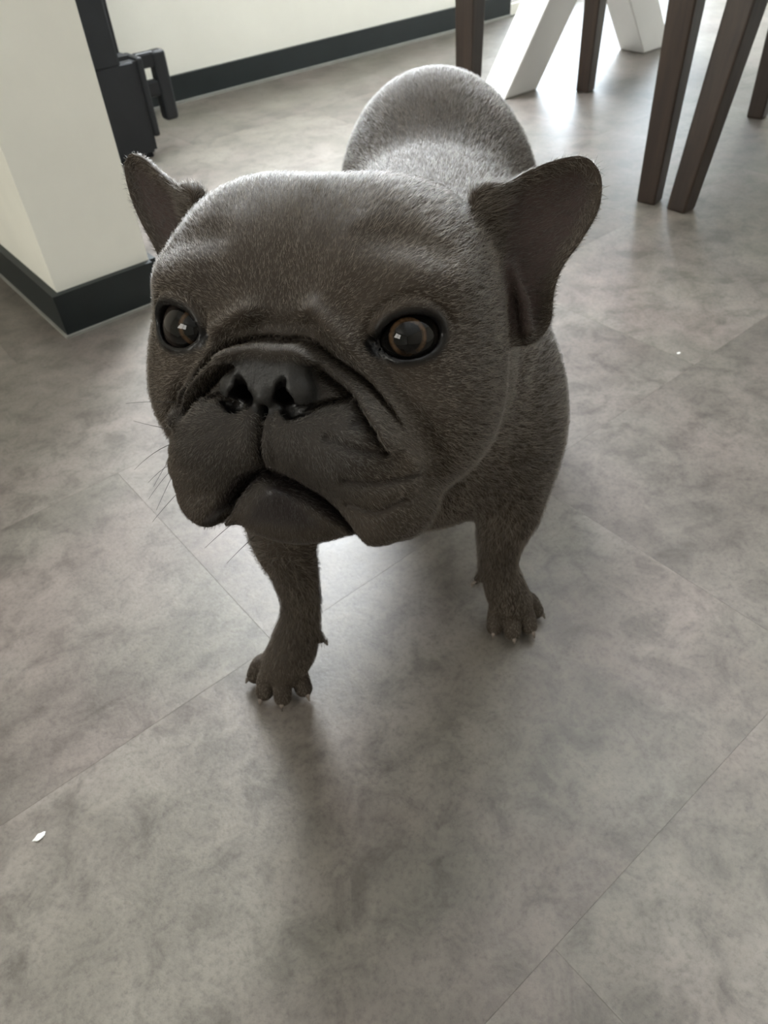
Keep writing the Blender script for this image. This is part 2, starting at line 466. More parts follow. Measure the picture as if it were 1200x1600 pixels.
def poly_sd(x, y, pts):
    n = len(pts); d = np.full(x.shape, 1e9, x.dtype); s = np.zeros(x.shape, bool)
    for i in range(n):
        x0, y0 = pts[i]; x1, y1 = pts[(i + 1) % n]
        dx, dy = x1 - x0, y1 - y0
        t = np.clip(((x - x0) * dx + (y - y0) * dy) / (dx * dx + dy * dy + 1e-12), 0, 1)
        d = np.minimum(d, (x - x0 - t * dx) ** 2 + (y - y0 - t * dy) ** 2)
        c = (y0 > y) != (y1 > y)
        if dy != 0: s ^= c & (x < (x1 - x0) * (y - y0) / dy + x0)
    d = np.sqrt(d); return np.where(s, -d, d)

EYE_C = [np.array([4.38, 3.00, 0.40]), np.array([-4.45, 3.00, 0.40])]
EYE_R = 1.34
def eye_axes(s):
    n = np.array([0.30 * s, 0.95, 0.04]); n /= np.linalg.norm(n)
    up = np.array([0, 0, 1.0]); t = np.cross(up, n); t /= np.linalg.norm(t); up = np.cross(n, t)
    e = -t * s; al = 0.22                      # outer corner a little higher
    return np.array([math.cos(al) * e + math.sin(al) * up, n, -math.sin(al) * e + math.cos(al) * up])
EAR_R = spline([(6.2, 6.0), (6.75, 6.25), (7.3, 6.45), (8.1, 6.95), (9.2, 7.45), (10.3, 7.62), (11.0, 6.95), (11.05, 5.7), (10.45, 4.4), (9.8, 3.35), (9.55, 2.3), (9.5, 1.0), (8.85, 0.15), (7.7, 0.2), (6.6, 1.6), (6.1, 3.8)], 4)
EAR_L = spline([(6.2, 6.0), (6.75, 6.25), (7.3, 6.4), (8.3, 6.95), (9.5, 7.75), (10.35, 7.95), (10.85, 7.4), (10.6, 6.1), (9.95, 4.9), (9.1, 3.7), (8.5, 2.4), (8.3, 1.2), (7.6, 0.6), (7.0, 0.6), (6.4, 1.6), (6.1, 3.8)], 4)

FOLD2_R = spline([(1.20, 1.25), (2.10, 0.55), (3.10, -0.25), (3.70, -1.0), (4.30, -2.0), (4.95, -2.95), (5.5, -4.1)])
FOLD2_L = spline([(-1.45, 1.10), (-2.0, 0.85), (-2.6, 0.48), (-3.2, -0.05), (-3.75, -0.75), (-4.25, -1.8)])
GRV_B = spline([(-4.1, -2.6), (-3.75, -1.45), (-3.0, -0.66), (-2.27, -0.22), (-1.24, 0.08), (-0.57, 0.16), (0.0, 0.12), (0.58, 0.16), (1.24, 0.0), (2.21, -0.62), (3.19, -1.25), (4.0, -2.05), (4.67, -2.95), (5.3, -4.1)])
FOLD1 = spline([(-4.2, -3.0), (-3.95, -2.05), (-3.3, -1.15), (-2.4, -0.62), (-1.4, -0.26), (-0.6, -0.12), (-0.05, -0.20), (0.7, -0.14), (1.5, -0.45), (2.4, -1.08), (3.2, -1.72), (3.85, -2.38), (4.5, -3.3)])
GRV_AR = spline([(1.55, -1.00), (2.2, -1.48), (2.9, -1.95), (3.6, -2.6), (4.3, -3.6)])
GRV_AL = spline([(-1.75, -0.90), (-2.5, -1.15), (-3.2, -1.80), (-3.8, -2.7)])
GRV_P = spline([(0.55, -2.62), (1.2, -2.42), (1.75, -2.12), (2.5, -1.95)])
GRV_PL = spline([(-1.75, -2.25), (-2.4, -2.08), (-3.0, -2.15)])
GRV_C = spline([(3.25, 0.10), (3.9, -0.95), (4.75, -2.2), (5.5, -3.5), (5.9, -4.8)])
MOUTH = spline([(-3.3, -7.5), (-2.6, -6.75), (-2.05, -5.95), (-1.35, -5.25), (-0.70, -4.95), (0.3, -5.2), (1.35, -5.8), (2.2, -6.5), (2.8, -7.2), (3.2, -8.2)])
PHIL = [(-0.48, -2.3), (-0.52, -3.1), (-0.60, -4.1), (-0.68, -4.9)]
WHISK = [spline(p, 4) for p in ([(2.2, -3.2), (3.18, -3.5), (4.25, -3.7)], [(2.9, -4.75), (4.0, -4.82), (5.1, -4.68)], [(2.85, -5.8), (3.9, -6.02), (4.8, -5.6)], [(3.15, -2.6), (3.9, -2.85)])]

def rbox(P, c, h, rad):
    q = np.abs(P - np.asarray(c, P.dtype)) - (np.asarray(h, P.dtype) - rad)
    return np.linalg.norm(np.maximum(q, 0), axis=1) + np.minimum(q.max(1), 0) - rad
def nose_sd(L, A):
    B = L.copy(); B[:, 0] += 0.48; C2 = B.copy(); C2[:, 0] = np.abs(B[:, 0])
    ns = rbox(B, (0, 4.70, -0.98), (1.62, 1.12, 1.05), 0.62)
    ns = smin(ns, ell(C2, (1.13, 5.15, -1.68), (0.76, 0.78, 0.78)), 0.32)
    return smin(ns, ell(B, (0, 5.25, -2.0), (0.44, 0.72, 0.62)), 0.20)
def nostril_sd(L):
    N2 = L.copy(); N2[:, 0] = np.abs(L[:, 0] + 0.48)
    nost = chain(N2, [((0.90, 5.9, -1.15), .09), ((0.80, 5.75, -1.55), .24), ((0.84, 5.65, -2.02), .41), ((1.14, 5.5, -2.34), .38), ((1.68, 5.25, -2.26), .18)])
    nost = np.minimum(nost, cone(N2, (0.86, 5.75, -1.98), (0.78, 4.3, -1.6), .43, .30))
    return nost
def head_sdf(L):
    r, f, u = L[:, 0], L[:, 1], L[:, 2]
    A = L.copy(); A[:, 0] = np.abs(r); a = A[:, 0]
    B = L.copy(); B[:, 0] = -np.abs(r)
    def pair(c, rr, k):
        return smin(ell(A, c, rr), ell(B, c, rr), k)
    d = smin(pair((2.7, -1.5, 1.9), (4.75, 5.3, 4.75), 1.5), ell(L, (0, -1.2, 1.7), (6.0, 5.3, 4.7)), 1.5)
    d = smin(d, pair((4.0, -0.5, -1.9), (3.95, 4.7, 4.5), 1.0), 2.0)                 # cheeks
    d = smin(d, ell(L, (0, 1.9, -0.6), (4.6, 3.0, 3.4)), 1.2)                        # face
    d = smin(d, ell(A, (3.9, 2.3, 2.3), (2.3, 1.9, 1.4)), 1.6)                       # brow
    d = smin(d, ell(L, (0, 0.6, -5.2), (5.2, 4.4, 3.0)), 1.5)                        # throat and jaw
    d = smin(d, ell(L, (0, 2.3, -3.6), (4.5, 3.0, 3.2)), 1.2)                        # muzzle base
    # eyes: lid bulge
    e = np.full(len(L), 9.0, L.dtype)
    for c in EYE_C: e = np.minimum(e, np.linalg.norm(L - c.astype(L.dtype), axis=1))
    d = smin(d, e - (EYE_R + 0.17), 0.6)
    # flews
    fl = chain(A, [((0.95, 4.80, -3.40), 1.45), ((2.75, 4.45, -3.80), 1.80), ((3.40, 3.80, -5.0), 1.78), ((3.50, 3.85, -6.35), 1.42)], 0.5)
    chin = smin(ell(L, (-.1, 2.9, -6.65), (2.9, 2.3, 1.6)), chain(L, [((-1.8, 4.2, -6.5), .5), ((-.2, 5.0, -5.75), .55), ((1.6, 4.2, -6.5), .5)]), 0.5)
    d = smin(d, ell(A, (3.9, 2.1, -6.35), (1.8, 2.3, 1.6)), 0.7)                      # jowls
    d = smin(d, chin, 0.7)
    d = smin(d, fl, 0.55)
    # nose
    ns = nose_sd(L, A)
    d = smin(d, ns, 0.22)
    nost = nostril_sd(L)
    # folds, creases
    mf = smooth(f, 1.5, 3.2)
    def line(x, y, pts, w): return np.exp(-(dist2(x, y, pts) / w) ** 2)
    near = (mf > 0.01) & (np.abs(d) < 1.6)
    disp = np.zeros(len(L), L.dtype)
    if near.any():
        x, y, ax = r[near], u[near], a[near]
        v = -0.66 * line(x, y, FOLD2_R, 0.46) - 0.66 * line(x, y, FOLD2_L, 0.43)
        v -= 0.46 * line(x, y, FOLD1, 0.27) * (0.55 + 0.45 * smooth(np.abs(x + 0.3), 0.6, 1.6))
        v += 0.80 * line(x, y, GRV_B, 0.13) * smooth(y, -4.2, -1.0)
        v += 0.60 * line(x, y, GRV_AR, 0.16) * smooth(y, -4.8, -1.8) + 0.55 * line(x, y, GRV_AL, 0.16)
        v += 0.50 * line(x, y, GRV_P, 0.14) + 0.35 * line(x, y, GRV_PL, 0.14)
        v += 0.62 * line(ax, y, GRV_C, 0.36)
        v += 0.34 * line(x, y, [(-1.0, 0.62), (0.9, 0.62)], 0.40)                    # stop
        v += 0.95 * line(x, y, MOUTH, 0.20)
        v += 0.60 * line(x, y, PHIL, 0.10) + 0.18 * line(x, y, PHIL, 0.3)
        for p in WHISK: v += np.where(x > 0, 0.22, 0.07) * line(ax, y, p, 0.17)
        v += 0.22 * line(x, y, [(-.1, 1.6), (0, 5.5)], 0.6)                            # forehead furrow
        v -= 0.22 * line(ax, y, [(1.9, 2.0), (2.4, 4.2)], 0.8)
        v += 0.28 * line(ax, y, [(3.0, 3.9), (5.4, 3.6)], 0.7)
        disp[near] = v * mf[near]
    d = d + disp
    d = ssub(d, nost, 0.12)
    # lid crease round the upper half of the eye
    for s, c in ((1, EYE_C[0]), (-1, EYE_C[1])):
        ax3 = eye_axes(s); q = (L - c.astype(L.dtype)) @ ax3.T.astype(L.dtype)
        rr = np.sqrt((q[:, 0] / 1.12) ** 2 + q[:, 2] ** 2)
        up = smooth(q[:, 2], -0.3, 0.5) * smooth(q[:, 1], 0.0, 0.5)
        d = d + (0.13 * np.exp(-((rr - 1.46) / 0.14) ** 2) - 0.08 * np.exp(-((rr - 1.18) / 0.16) ** 2)) * up
    # eye sockets
    for s, c in ((1, EYE_C[0]), (-1, EYE_C[1])):
        ax3 = eye_axes(s)
        o = ell_rot(L, c + ax3[1] * 1.18, (1.18, 0.95, 0.78), ax3)
        d = ssub(d, o, 0.18)
        d = ssub(d, np.linalg.norm(L - c.astype(L.dtype), axis=1) - (EYE_R + 0.015), 0.06)
    # ears
    for s, poly in ((1, EAR_R), (-1, EAR_L)):
        sel = np.where((r * s > 5.0) & (u > -2.5) & (np.abs(f + 1.5) < 6))[0]
        if len(sel) == 0: continue
        x = r[sel] * s; y = u[sel]; ff = f[sel]
        d2 = poly_sd(x, y, poly); ins = np.maximum(-d2, 0)
        f0 = -1.25 - 0.46 * (x - 7.2) - 0.85 * (1 - np.exp(-ins / 0.75)) + 0.12 * (y - 4) * 0.5
        qx = d2 + 0.16; qy = np.abs(ff - f0) * 0.80 - 0.10
        ed = np.minimum(np.maximum(qx, qy), 0) + np.sqrt(np.maximum(qx, 0) ** 2 + np.maximum(qy, 0) ** 2) - 0.15
        Ls = L[sel].copy(); Ls[:, 0] = x
        ed = smin(ed, chain(Ls, [((7.7, -1.6, 3.2), .15), ((8.3, -1.75, 1.9), .22), ((8.55, -1.8, 0.7), .25)]), 0.6)
        ed = smin(ed, chain(Ls, [((6.4, -1.0, 5.9), .35), ((7.0, -1.3, 5.6), .2)]), 1.0)
        d[sel] = smin(d[sel], ed, 0.55)
    return d

# front legs: shoulder, elbow, wrist, paw; toes
LEGS = [
    dict(leg=[((8.0, 40.5, 19.0), 4.3), ((8.9, 38.6, 14.5), 2.6), ((8.55, 38.3, 11.0), 1.75), ((8.55, 38.6, 7.5), 1.45), ((9.3, 38.6, 4.6), 1.65), ((9.9, 38.8, 2.6), 1.75)],
         toes=[((8.9, 39.0, 2.3), (8.45, 37.6, 1.05)), ((9.7, 38.8, 2.5), (9.8, 36.9, 1.1)), ((10.6, 39.0, 2.4), (11.25, 37.4, 1.1)), ((11.0, 39.6, 2.2), (12.1, 39.0, 1.0))],
         dew=((7.6, 38.6, 7.0), (6.85, 38.2, 6.3))),
    dict(leg=[((-5.6, 38.5, 20.0), 4.2), ((-6.6, 34.6, 16.8), 2.3), ((-6.35, 34.0, 13.5), 1.6), ((-6.45, 34.2, 9.5), 1.35), ((-7.5, 34.2, 5.2), 1.75), ((-8.6, 34.3, 2.6), 1.85)],
         toes=[((-8.0, 34.4, 2.4), (-7.3, 33.0, 1.1)), ((-8.7, 34.0, 2.5), (-8.9, 32.3, 1.15)), ((-9.6, 34.3, 2.5), (-10.35, 32.9, 1.15)), ((-10.0, 35.0, 2.3), (-11.2, 34.6, 1.05))],
         dew=((-6.2, 34.2, 7.0), (-5.35, 33.8, 6.1))),
]
def body_sdf(P):
    d = cone(P, (1.8, 43.5, 22.0), (7.6, 70.0, 22.0), 9.3, 8.6)                       # trunk
    d = smin(d, ell(P, (2.0, 42.0, 20.8), (9.6, 8.5, 8.2)), 3.0)                     # chest
    d = smin(d, cone(P, (-1.0, 32.5, 31.0), (1.8, 42.0, 24.0), 7.2, 9.0), 2.5)       # neck
    sel = np.where(P[:, 1] < 54)[0]
    if len(sel):
        Q = P[sel]; e = d[sel]
        e = smin(e, ell(Q, (8.3, 41.0, 19.8), (4.2, 5.6, 6.6)), 2.0)                 # shoulders
        e = smin(e, ell(Q, (-5.0, 39.5, 20.3), (4.2, 5.4, 6.4)), 2.0)
        d[sel] = e
    sel = np.where(P[:, 1] > 55)[0]
    if len(sel):
        Q = P[sel]; e = d[sel]
        e = smin(e, ell(Q, (7.3, 73.5, 23.2), (9.0, 9.5, 10.6)), 3.0)                 # rump
        e = smin(e, ell(Q, (13.3, 72.0, 16.0), (3.4, 6.5, 8.0)), 2.0)                # thighs
        e = smin(e, ell(Q, (2.2, 73.0, 16.0), (3.4, 6.5, 8.0)), 2.0)
        for s, x in ((1, 14.0), (-1, 1.5)):
            e = smin(e, chain(Q, [((x, 72.0, 13.0), 3.2), ((x + .3 * s, 76.0, 8.5), 1.9), ((x + .4 * s, 76.2, 5.0), 1.5), ((x + .4 * s, 73.6, 1.9), 1.8)]), 1.2)
            e = smin(e, ell(Q, (x + .4 * s, 72.2, 1.5), (2.0, 2.2, 1.35)), 0.8)
            for dx in (-1.35, -0.45, 0.45, 1.35): e = smin(e, ell(Q, (x + .4 * s + dx, 70.6 + 0.35 * abs(dx), 1.0), (0.62, 1.3, 0.95)), 0.2)
        e = smin(e, cone(Q, (8.0, 82.0, 26.0), (8.0, 84.0, 25.0), 1.5, 0.9), 1.0)     # stub tail
        d[sel] = e
    sel = np.where((P[:, 1] < 52) & (P[:, 2] < 29))[0]
    if len(sel):
        Q = P[sel]; e = d[sel]
        for g in LEGS:
            side = np.where((Q[:, 0] > 0.5) if g['leg'][0][0][0] > 0 else (Q[:, 0] < 2.5))[0]
            if len(side) == 0: continue
            Qs = Q[side]; lg = stube(Qs, g['leg'])
            lo = np.where(Qs[:, 2] < 9.5)[0]
            if len(lo):
                Ql = Qs[lo]; ll = lg[lo]
                for a, b in g['toes']:
                    t = stube(Ql, [(a, 0.70), ((np.array(a) * .45 + np.array(b) * .55) + [0, 0, .42], 0.74), (b, 0.70)], 4)
                    ll = smin(ll, t, 0.14)
                ll = smin(ll, cone(Ql, g['dew'][0], g['dew'][1], 0.5, 0.28), 0.4)
                lg[lo] = ll
            e[side] = smin(e[side], lg, 1.4)
        d[sel] = e
    return d
def dog_sdf(P):
    L = to_local(P)
    b = body_sdf(P)
    hb = np.linalg.norm(L - np.array([0, 0, 0], P.dtype), axis=1)
    h = np.maximum(hb - 13.0, 1.0)
    sel = hb < 16.5
    if sel.any(): h[sel] = head_sdf(L[sel])
    d = smin(h, b, 1.6)
    return np.maximum(d, -P[:, 2] + 0.02)

def axis(segs):
    out = []
    for a, b, s in segs:
        n = max(1, int(round((b - a) / s))); out += list(np.linspace(a, b, n, endpoint=False))
    out.append(segs[-1][1]); return np.array(out, f32)
FINE = 0.115
GX = axis([(-14, 11.5, FINE), (11.5, 19, 0.25)])
GY = axis([(18.5, 38.5, FINE), (38.5, 43, 0.16), (43, 88, 0.35)])
GZ = axis([(-0.4, 4.0, 0.13), (4.0, 24.0, 0.22), (24.0, 44.0, FINE), (44, 45, 0.3)])
def mesh_sdf():
    nx, ny, nz = len(GX), len(GY), len(GZ)
    D = np.ones((nx, ny, nz), f32) * 9
    B = 5
    bi = [np.arange(0, n - 1, B) for n in (nx, ny, nz)]
    def hi(i, n): return np.minimum(i + B, n - 1)
    cen = []; rad = []
    ce = [(g[i] + g[hi(i, len(g))]) / 2 for g, i in zip((GX, GY, GZ), bi)]
    hf = [(g[hi(i, len(g))] - g[i]) / 2 for g, i in zip((GX, GY, GZ), bi)]
    CX, CY, CZ = np.meshgrid(*ce, indexing='ij'); HX, HY, HZ = np.meshgrid(*hf, indexing='ij')
    cp = np.stack([CX.ravel(), CY.ravel(), CZ.ravel()], 1).astype(f32)
    rd = np.sqrt(HX ** 2 + HY ** 2 + HZ ** 2).ravel()
    dc = dog_sdf(cp)
    act = np.abs(dc) < rd * 1.3 + 0.25
    I, J, K = np.meshgrid(*bi, indexing='ij'); I = I.ravel(); J = J.ravel(); K = K.ravel()
    o = np.arange(B + 1); 
    mask = np.zeros((nx, ny, nz), bool)
    for i, j, k, a_, s_ in zip(I, J, K, act, dc):
        sl = (slice(i, i + B + 1), slice(j, j + B + 1), slice(k, k + B + 1))
        if a_: mask[sl] = True
        elif s_ < 0: D[sl] = -9
    ii = np.argwhere(mask)
    for s in range(0, len(ii), 400000):
        q = ii[s:s + 400000]
        pts = np.stack([GX[q[:, 0]], GY[q[:, 1]], GZ[q[:, 2]]], 1)
        D[q[:, 0], q[:, 1], q[:, 2]] = dog_sdf(pts)
    S = D < 0
    c8 = np.zeros((nx - 1, ny - 1, nz - 1), np.uint8)
    for dx in (0, 1):
        for dy in (0, 1):
            for dz in (0, 1): c8 += S[dx:nx - 1 + dx, dy:ny - 1 + dy, dz:nz - 1 + dz]
    cells = np.argwhere((c8 > 0) & (c8 < 8))
    ids = np.ravel_multi_index(cells.T, c8.shape)
    i, j, k = cells.T
    acc = np.zeros((len(cells), 3)); cnt = np.zeros(len(cells))
    corner = {}
    for dx in (0, 1):
        for dy in (0, 1):
            for dz in (0, 1): corner[dx, dy, dz] = (D[i + dx, j + dy, k + dz], np.stack([GX[i + dx], GY[j + dy], GZ[k + dz]], 1))
    for c0 in corner:
        for ax in range(3):
            if c0[ax]: continue
            c1 = list(c0); c1[ax] = 1; c1 = tuple(c1)
            d0, p0 = corner[c0]; d1, p1 = corner[c1]
            mk = (d0 < 0) != (d1 < 0)
            t = np.where(mk, d0 / (d0 - d1 + 1e-12), 0)[:, None]
            acc += np.where(mk[:, None], p0 + (p1 - p0) * t, 0); cnt += mk
    V = acc / cnt[:, None]
    quads = []
    for ax in range(3):
        sl0 = [slice(None)] * 3; sl1 = [slice(None)] * 3
        sl0[ax] = slice(0, -1); sl1[ax] = slice(1, None)
        ch = S[tuple(sl0)] != S[tuple(sl1)]
        e = np.argwhere(ch)
        o1, o2 = [q for q in range(3) if q != ax]
        ok = (e[:, o1] > 0) & (e[:, o2] > 0) & (e[:, o1] < S.shape[o1] - 1) & (e[:, o2] < S.shape[o2] - 1)
        e = e[ok]
        ins = S[e[:, 0], e[:, 1], e[:, 2]]
        def cid(a1, a2):
            q = e.copy(); q[:, o1] -= a1; q[:, o2] -= a2
            return np.searchsorted(ids, np.ravel_multi_index(q.T, c8.shape))
        Q = np.stack([cid(0, 0), cid(1, 0), cid(1, 1), cid(0, 1)], 1)
        flip = ins if ax != 1 else ~ins
        Q[~flip] = Q[~flip][:, ::-1]
        quads.append(Q)
    Q = np.vstack(quads)
    # pull the vertices on to the surface
    V = V.astype(f32)
    for it in range(2):
        h = 0.03; d0 = dog_sdf(V)
        g = np.stack([(dog_sdf(V + np.eye(3, dtype=f32)[a_] * f32(h)) - d0) / h for a_ in range(3)], 1)
        g2 = (g * g).sum(1)
        st = np.clip(d0 / np.maximum(g2, 0.25), -0.08, 0.08)
        V = V - g * st[:, None]
    nrm = g / (np.linalg.norm(g, axis=1)[:, None] + 1e-9)
    return V, Q, nrm
DV, DQ, DN = mesh_sdf()
DV = DV.astype(float); DN = DN.astype(float)
LV = to_local(DV)
DOG_O = Vector((0.03, 0.50, 0.0))
dog = empty('dog', DOG_O)
tag(dog, 'blue-grey french bulldog standing on the floor and looking up', 'dog')
me = bpy.data.meshes.new('body')
me.vertices.add(len(DV)); me.vertices.foreach_set('co', (DV / 100 - np.array(DOG_O)).astype(f32).ravel())
me.loops.add(len(DQ) * 4); me.loops.foreach_set('vertex_index', DQ.astype(np.int32).ravel())
me.polygons.add(len(DQ)); me.polygons.foreach_set('loop_start', np.arange(0, len(DQ) * 4, 4, dtype=np.int32))
me.update(calc_edges=True); me.validate()
me.polygons.foreach_set('use_smooth', np.ones(len(me.polygons), bool))

# pigment masks (nose leather, lips, lid rims, inner ear; nostrils with shade painted in)
r_, f_, u_ = LV.T
Aabs = LV.copy(); Aabs[:, 0] = np.abs(r_)
head_m = np.linalg.norm(LV, axis=1) < 14
nose_d = nose_sd(LV, Aabs)
leather = (1 - smooth(nose_d, 0.03, 0.20)) * smooth(f_, 4.6, 5.2) * smooth(-u_, 0.35, 0.75)
lid_nostril = np.zeros(len(LV))
for s, c in ((1, EYE_C[0]), (-1, EYE_C[1])):
    ax3 = eye_axes(s)
    o = ell_rot(LV, c + ax3[1] * 1.18, (1.18, 0.95, 0.78), ax3)
    o = np.minimum(o, cone(LV, c + np.array([-0.75 * s, 1.1, -0.25]), c + np.array([-1.30 * s, 1.2, -0.55]), 0.30, 0.10))
    lid_nostril = np.maximum(lid_nostril, 1 - smooth(o, 0.14, 0.42))
lid_nostril = np.maximum(lid_nostril, 1 - smooth(nostril_sd(LV), 0.02, 0.10))  # nostril insides blackened: dark skin plus the shade of the hollow
lip = (1 - smooth(dist2(r_, u_, MOUTH), 0.12, 0.45)) * smooth(f_, 3.0, 4.0)
low = ((u_ < -5.0) & (f_ > 3.6)).astype(float) * (1 - smooth(np.abs(r_) - (-4.6 - u_) * 0.75, -0.5, 0.1)) * (1 - smooth(-u_, 6.6, 7.4))
lip = np.maximum(lip, 0.85 * np.clip(low, 0, 1))
for p in WHISK: lip = np.maximum(lip, 0.35 * (1 - smooth(dist2(r_, u_, p), 0.05, 0.20)) * (r_ > 0) * smooth(f_, 3.0, 4.0))
lip = lip * head_m
inner = np.zeros(len(LV))
for s, poly in ((1, EAR_R), (-1, EAR_L)):
    d2 = poly_sd(r_ * s, u_, poly)
    fr = (DN @ HR)[:, 1]
    inner = np.maximum(inner, smooth(-d2, 0.2, 0.9) * smooth(fr, -0.1, 0.4) * (r_ * s > 7.4))
inner *= head_m
mask_face = (1 - smooth(np.sqrt((r_ / 5.0) ** 2 + ((u_ + 3.2) / 4.2) ** 2), 0.55, 1.15)) * smooth(f_, 2.0, 4.0) * head_m
for nm, arr in (('leather', leather), ('lid_nostril', lid_nostril), ('lip', lip), ('inner', inner), ('muzzle', mask_face)):
    at = me.attributes.new(nm, 'FLOAT', 'POINT'); at.data.foreach_set('value', np.clip(arr, 0, 1).astype(f32))

def coat_material():
    mt, nt, b = mat('blue_grey_coat')
    tc = nd(nt, 'ShaderNodeTexCoord')
    def attr(n):
        a_ = nd(nt, 'ShaderNodeAttribute'); a_.attribute_name = n; return a_.outputs['Fac']
    n1 = noise(nt, tc.outputs['Object'], 22, 5, 0.6, 0.3); n2 = noise(nt, tc.outputs['Object'], 420, 3, 0.7)
    col = ramp(nt, n1.outputs[0], [(0.3, (0.026, 0.019, 0.0135)), (0.5, (0.036, 0.027, 0.0195)), (0.72, (0.050, 0.039, 0.029))]).outputs[0]
    col = mixrgb(nt, attr('muzzle'), col, mixrgb(nt, 0.55, col, (0.020, 0.019, 0.018)))
    col = mixrgb(nt, attr('inner'), col, (0.045, 0.030, 0.026))
    col = mixrgb(nt, attr('lip'), col, (0.018, 0.014, 0.014))
    col = mixrgb(nt, attr('leather'), col, (0.022, 0.021, 0.020))
    col = mixrgb(nt, attr('lid_nostril'), col, (0.005, 0.0045, 0.0045))
    nt.links.new(col, b.inputs['Base Color'])
    rg = mixrgb(nt, attr('leather'), (0.8, 0.8, 0.8), (0.45, 0.45, 0.45))
    rg = mixrgb(nt, attr('lip'), rg, (0.30, 0.30, 0.30)); rg = mixrgb(nt, attr('lid_nostril'), rg, (0.30, 0.30, 0.30))
    nt.links.new(rg, b.inputs['Roughness'])
    b.inputs['Specular IOR Level'].default_value = 0.25
    bump(nt, n2.outputs[0], b, 0.5, 0.0006)
    return mt
body = link('body', me, coat_material(), dog)

# ---- eyes
def eye_material():
    mt, nt, b = mat('amber_eye')
    tc = nd(nt, 'ShaderNodeTexCoord'); sep = nd(nt, 'ShaderNodeSeparateXYZ'); nt.links.new(tc.outputs['Object'], sep.inputs[0])
    ln = nd(nt, 'ShaderNodeVectorMath', operation='LENGTH'); nt.links.new(tc.outputs['Object'], ln.inputs[0])
    dv = nd(nt, 'ShaderNodeMath', operation='DIVIDE'); nt.links.new(sep.outputs[2], dv.inputs[0]); nt.links.new(ln.outputs['Value'], dv.inputs[1])
    ac = nd(nt, 'ShaderNodeMath', operation='ARCCOSINE'); nt.links.new(dv.outputs[0], ac.inputs[0])
    sca = nd(nt, 'ShaderNodeMath', operation='MULTIPLY'); sca.inputs[1].default_value = 1.0; nt.links.new(ac.outputs[0], sca.inputs[0])
    n = noise(nt, tc.outputs['Object'], 600, 3, 0.6)
    ir = ramp(nt, n.outputs[0], [(0.3, (0.035, 0.019, 0.009)), (0.7, (0.12, 0.070, 0.036))]).outputs[0]
    k = ramp(nt, sca.outputs[0], [(0.0, (0, 0, 0)), (0.37, (0, 0, 0)), (0.46, (1, 1, 1)), (0.50, (1, 1, 1)), (0.57, (0, 0, 0)), (1.0, (0, 0, 0))]).outputs[0]
    scl = ramp(nt, sca.outputs[0], [(0.60, (0.002, 0.002, 0.002)), (0.80, (0.005, 0.0045, 0.004)), (1.0, (0.018, 0.014, 0.012))]).outputs[0]
    n3 = noise(nt, tc.outputs['Object'], 75, 2, 0.5)
    kk = mixrgb(nt, 1.0, k, ramp(nt, n3.outputs[0], [(0.35, (0.12, 0.12, 0.12)), (0.65, (1, 1, 1))]).outputs[0], 'MULTIPLY')
    nt.links.new(mixrgb(nt, kk, scl, ir), b.inputs['Base Color'])
    b.inputs['Roughness'].default_value = 0.03; b.inputs['IOR'].default_value = 1.36
    return mt
EM = eye_material()
CAM_L = to_local(np.array([[0, 0, CAM_H * 100.0]]))[0]
for c in EYE_C:
    bm = bmesh.new(); bmesh.ops.create_uvsphere(bm, u_segments=48, v_segments=32, radius=EYE_R / 100)
    for v in bm.verts:                       # corneal bulge
        n = v.co.normalized(); ang = math.acos(max(-1, min(1, n.z)))
        if ang < 0.66: v.co += n * 0.0009 * (0.5 + 0.5 * math.cos(ang / 0.66 * math.pi))
    e = link('eye', finish(bm, 'eye', smooth=True), EM, dog)
    g = to_world(CAM_L) - to_world(c); g = Vector(g).normalized()
    e.location = Vector(to_world(c) / 100) - DOG_O
    e.rotation_mode = 'QUATERNION'; e.rotation_quaternion = g.to_track_quat('Z', 'Y')

# ---- claws
claw_m = plain('pale_claw', (0.17, 0.14, 0.118), 0.35, 0.2, 300)
def tube(pts, rads, seg=6):
    bm = bmesh.new(); rings = []
    for i, (p, r) in enumerate(zip(pts, rads)):
        p = Vector(p); t = (Vector(pts[min(i + 1, len(pts) - 1)]) - Vector(pts[max(i - 1, 0)])).normalized()
        x = t.orthogonal().normalized(); y = t.cross(x)
        rings.append([bm.verts.new(p + (x * math.cos(q) + y * math.sin(q)) * r) for q in [2 * math.pi * j / seg for j in range(seg)]])
    for a_, b_ in zip(rings[:-1], rings[1:]):
        for j in range(seg): bm.faces.new([a_[j], a_[(j + 1) % seg], b_[(j + 1) % seg], b_[j]])
    bm.faces.new(rings[0][::-1]); bm.faces.new(rings[-1])
    return bm
for g in LEGS:
    items = [(a_, b_, 0.60) for a_, b_ in g['toes']] + [(g['dew'][0], g['dew'][1], 0.15)]
    for a_, b_, out in items:
        a_ = np.array(a_); b_ = np.array(b_); dr = b_ - a_; dr[2] *= 0.25; dr /= np.linalg.norm(dr)
        s0 = b_ + dr * out * 0.7 + [0, 0, 0.12]
        s0[2] = max(s0[2], 0.5)
        if out < 0.3: p = [s0, s0 + dr * .25 - [0, 0, .15], s0 + dr * .35 - [0, 0, .5]]
        else: p = [s0 - dr * .2, s0 + dr * .30 - [0, 0, .14], s0 + dr * .50 - [0, 0, .5]]
        bm = tube([Vector(q / 100) - DOG_O for q in p], [0.0022, 0.0018, 0.0007], 8)
        link('claw', finish(bm, 'claw', smooth=True), claw_m, dog)

